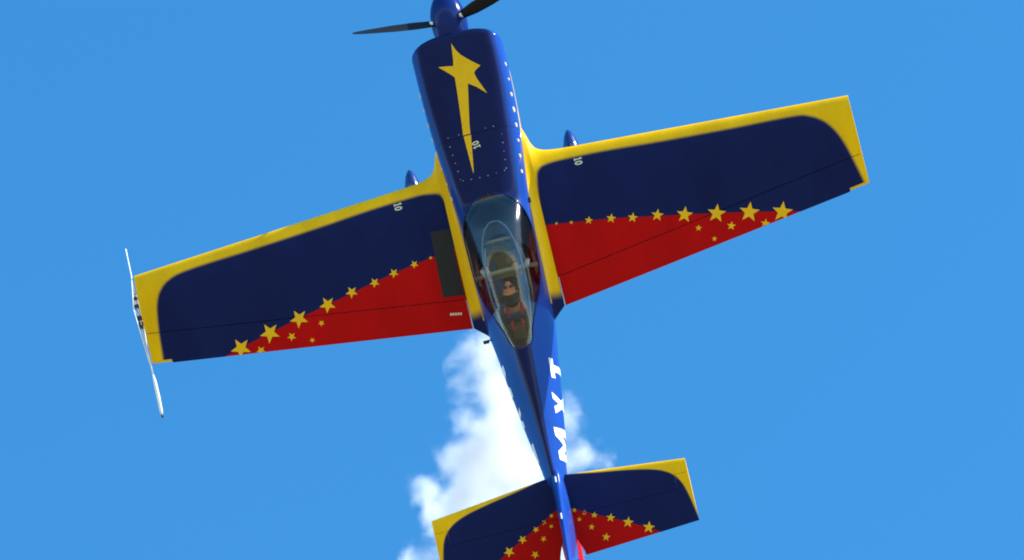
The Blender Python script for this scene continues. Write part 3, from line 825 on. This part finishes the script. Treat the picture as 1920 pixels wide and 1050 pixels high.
# hands: palm and five bent fingers each, rooted in the palm
for s in (-1, 1):
    sh, el, wr = arm(s); wr = Vector(wr); d = (wr-Vector(el)).normalized(); side_ = Vector((1, 0, 0)); side_ = (side_-d*side_.dot(d)).normalized(); dn = d.cross(side_).normalized()
    if dn.z > 0: dn = -dn
    palm = wr+d*.055
    parts.append(skin_mesh([[(tuple(wr-d*.02), .026), (tuple(palm), .034), (tuple(palm+d*.03), .030)]], 1))
    for q, ln in zip((-1.5, -.5, .5, 1.5), (.82, 1.0, .95, .75)):
        b0 = palm+side_*q*.018+d*.005; p1 = b0+d*.045*ln; p2 = p1+(d*.35+dn*.9).normalized()*.028*ln; p3 = p2+(-d*.5+dn*.8).normalized()*.022*ln
        parts.append(skin_mesh([[(tuple(b0), .010), (tuple(p1), .0095), (tuple(p2), .009), (tuple(p3), .008)]], 1))
    b0 = wr+d*.03-side_*s*.02; p1 = b0-side_*s*.025+d*.02; p2 = p1+(dn*.6+d*.7).normalized()*.03
    parts.append(skin_mesh([[(tuple(b0), .012), (tuple(p1), .011), (tuple(p2), .009)]], 1))
def ell(bm, c, s, rot=None):
    m = Matrix.Translation(Vector(c)) @ (rot or Matrix()) @ Matrix.Diagonal((*s, 1)); bmesh.ops.create_uvsphere(bm, u_segments=28, v_segments=18, radius=1, matrix=m)
# head looking up and forward: face direction fd
HR = Matrix.Rotation(math.radians(58), 4, 'X')       # tilt back
def hloc(v): return HEAD + (HR.to_3x3() @ Vector(v))
bm = bmesh.new()
ell(bm, hloc((0, -.012, .018)), (.076, .096, .090), HR); ell(bm, hloc((0, .022, -.045)), (.058, .066, .068), HR); ell(bm, hloc((0, .068, -.088)), (.028, .024, .020), HR)
ell(bm, hloc((0, .098, -.022)), (.014, .022, .026), HR); ell(bm, hloc((0, .085, -.056)), (.026, .014, .011), HR); ell(bm, hloc((0, .082, .022)), (.056, .016, .014), HR)
for s in (-1, 1):
    ell(bm, hloc((s*.078, -.01, -.008)), (.010, .022, .032), HR); ell(bm, hloc((s*.036, .070, -.028)), (.024, .022, .022), HR)
hm = bpy.data.meshes.new('h'); bm.to_mesh(hm); bm.free(); parts.append(hm)
bm = bmesh.new()
for p in parts: bm.from_mesh(p)
me = bpy.data.meshes.new('person'); bm.to_mesh(me); bm.free()
tmp = bpy.data.objects.new('tmp', me); COL.objects.link(tmp); rm = tmp.modifiers.new('r', 'REMESH'); rm.mode = 'VOXEL'; rm.voxel_size = .005; rm.use_smooth_shade = True
sm = tmp.modifiers.new('sm', 'SMOOTH'); sm.iterations = 3; sm.factor = .5
dg = bpy.context.evaluated_depsgraph_get(); pm = bpy.data.meshes.new_from_object(tmp.evaluated_get(dg)); bpy.data.objects.remove(tmp)
for v in pm.vertices: pass
M_skin = simple('skin', (0.70, 0.27, 0.14), 0.5, var=.12, scale=40)
M_shirt = simple('shirt_cloth', (0.05, 0.13, 0.33), 0.9, var=.35, scale=14, bump=.5)
M_hair = simple('dark_hair', (0.02, 0.014, 0.01), 0.7, bump=.6, scale=200)
pm.materials.clear()
person = link('person', pm, M_skin); person.matrix_world = PLANE_M
tag(person, 'pilot in dark overalls seated under the canopy, head tilted back', 'person')
cm = skin_mesh(cloth_ch); cm.materials.clear(); link('overalls', cm, M_shirt, person)
bm = bmesh.new(); ell(bm, hloc((0, -.024, .030)), (.083, .098, .092), HR)
bmesh.ops.bisect_plane(bm, geom=bm.verts[:]+bm.edges[:]+bm.faces[:], plane_co=hloc((0, .03, .01)), plane_no=HR.to_3x3() @ Vector((0, .85, -.55)), clear_outer=True)
bm_obj('hair', bm, M_hair, person, True)
bm = bmesh.new(); tube(bm, [hloc((.092*math.cos(a), -.01, .02+.098*math.sin(a))) for a in np.linspace(-.1, math.pi+.1, 18)], .008, 8)
for s in (-1, 1): ell(bm, hloc((s*.092, -.01, -.005)), (.020, .032, .040), HR)
bm_obj('headset', bm, M_black, person, True)
bm = bmesh.new()
for s in (-1, 1): ell(bm, hloc((s*.033, .091, -.012)), (.027, .008, .020), HR)
bm_obj('sunglasses', bm, M_glassdial, person, True)
for s in (-1, 1):
    bm = bmesh.new(); tube(bm, [(s*.07, -1.47, .345), (s*.075, -1.40, .355), (s*.07, -1.29, .30), (s*.055, -1.22, .17), (s*.03, -1.17, .0)], .013, 6); bm_obj('shoulder_strap', bm, M_strap, person, True)

# ------------------------------------------------------------------ smoke trailing away behind the aeroplane
# puff centres (camera right, up, away; metres, from the camera at the plane's range), radius
PUFFS = [(-.20, -.56, -61.6, .20), (-.32, -.62, -61.7, .15), (-.26, -.82, -61.8, .28), (-.16, -1.08, -62.0, .34), (-.08, -1.36, -62.4, .40), (-.20, -1.66, -62.8, .44), (.02, -1.95, -63.2, .48),
         (-.34, -2.05, -63.6, .42), (.02, -2.40, -64.0, .50), (-.40, -2.42, -64.2, .40), (-.22, -2.85, -64.8, .62), (.20, -2.75, -64.6, .50), (.1, -3.4, -65.5, .75), (-.45, -3.4, -65.6, .50),
         (-.82, -2.06, -64.6, .20), (-.72, -2.26, -64.8, .24), (-.62, -2.5, -64.8, .24), (-1.00, -2.75, -65.5, .18), (-.47, -.70, -62.2, .17), (-.46, -.96, -62.4, .17), (-.52, -1.50, -63.2, .18), (-.60, -1.74, -63.4, .17),
         (.54, -1.30, -63.4, .17), (.54, -1.52, -63.6, .18), (.66, -1.74, -63.8, .22), (.82, -1.80, -63.8, .15), (.42, -1.86, -64.0, .25)]
def smoke():
    bm = bmesh.new(); cs = []
    for (a, b, d, r) in PUFFS:
        w = CAM + cam_to_world((a*(-d)/60.0, b*(-d)/60.0, d)); cs.append((w, r))
    org = cs[5][0]
    for w, r in cs: bmesh.ops.create_icosphere(bm, subdivisions=3, radius=r*1.45+.05, matrix=Matrix.Translation(w-org))
    me = bpy.data.meshes.new('t'); bm.to_mesh(me); bm.free(); t = bpy.data.objects.new('t', me); COL.objects.link(t)
    rm = t.modifiers.new('r', 'REMESH'); rm.mode = 'VOXEL'; rm.voxel_size = .05
    dg = bpy.context.evaluated_depsgraph_get(); sm_ = bpy.data.meshes.new_from_object(t.evaluated_get(dg)); bpy.data.objects.remove(t)
    m = bpy.data.materials.new('smoke'); m.use_nodes = True; nt = m.node_tree; nt.nodes.clear()
    out = nt.nodes.new('ShaderNodeOutputMaterial'); pv = nt.nodes.new('ShaderNodeVolumePrincipled'); nt.links.new(pv.outputs[0], out.inputs['Volume'])
    pv.inputs['Color'].default_value = (.87, .872, .88, 1); pv.inputs['Anisotropy'].default_value = 0.25
    tc = nt.nodes.new('ShaderNodeTexCoord')
    def noise(sc, det, src):
        n = nt.nodes.new('ShaderNodeTexNoise'); n.inputs['Scale'].default_value = sc; n.inputs['Detail'].default_value = det; n.inputs['Roughness'].default_value = .58
        nt.links.new(src, n.inputs['Vector']); return n
    warp = noise(1.3, 2, tc.outputs['Object'])
    wv = nt.nodes.new('ShaderNodeVectorMath'); wv.operation = 'MULTIPLY_ADD'; wv.inputs[1].default_value = (.36, .36, .36)
    off = nt.nodes.new('ShaderNodeVectorMath'); off.operation = 'SUBTRACT'; off.inputs[1].default_value = (.18, .18, .18)
    nt.links.new(warp.outputs['Color'], wv.inputs[0]); nt.links.new(tc.outputs['Object'], wv.inputs[2]); nt.links.new(wv.outputs[0], off.inputs[0])
    n1 = noise(2.6, 6, off.outputs[0])
    prev = None
    for w, r in cs:
        vm = nt.nodes.new('ShaderNodeVectorMath'); vm.operation = 'DISTANCE'; nt.links.new(off.outputs[0], vm.inputs[0]); vm.inputs[1].default_value = w-org
        md = nt.nodes.new('ShaderNodeMath'); md.operation = 'MULTIPLY_ADD'; amp = float(np.interp(r, [.14, .30, .5], [.50, .85, 1.0])); md.inputs[1].default_value = -amp/r; md.inputs[2].default_value = amp
        nt.links.new(vm.outputs['Value'], md.inputs[0])
        if prev is None: prev = md
        else:
            mx = nt.nodes.new('ShaderNodeMath'); mx.operation = 'SMOOTH_MAX'; mx.inputs[2].default_value = .15
            nt.links.new(prev.outputs[0], mx.inputs[0]); nt.links.new(md.outputs[0], mx.inputs[1]); prev = mx
    ad = nt.nodes.new('ShaderNodeMath'); ad.operation = 'MULTIPLY_ADD'; ad.inputs[1].default_value = 2.5; ad.inputs[2].default_value = -1.19
    nt.links.new(n1.outputs['Fac'], ad.inputs[0])
    s2 = nt.nodes.new('ShaderNodeMath'); s2.operation = 'ADD'; nt.links.new(prev.outputs[0], s2.inputs[0]); nt.links.new(ad.outputs[0], s2.inputs[1])
    mr = nt.nodes.new('ShaderNodeMapRange'); mr.interpolation_type = 'SMOOTHSTEP'; mr.inputs['From Min'].default_value = -.05; mr.inputs['From Max'].default_value = 1.1; mr.inputs['To Min'].default_value = 0; mr.inputs['To Max'].default_value = 7.5
    nt.links.new(s2.outputs[0], mr.inputs['Value']); nt.links.new(mr.outputs[0], pv.inputs['Density'])
    o = link('smoke_trail', sm_, m, None, False); o.location = org
    tag(o, 'white smoke trail billowing behind and below the airplane', 'smoke', kind='stuff')
smoke()
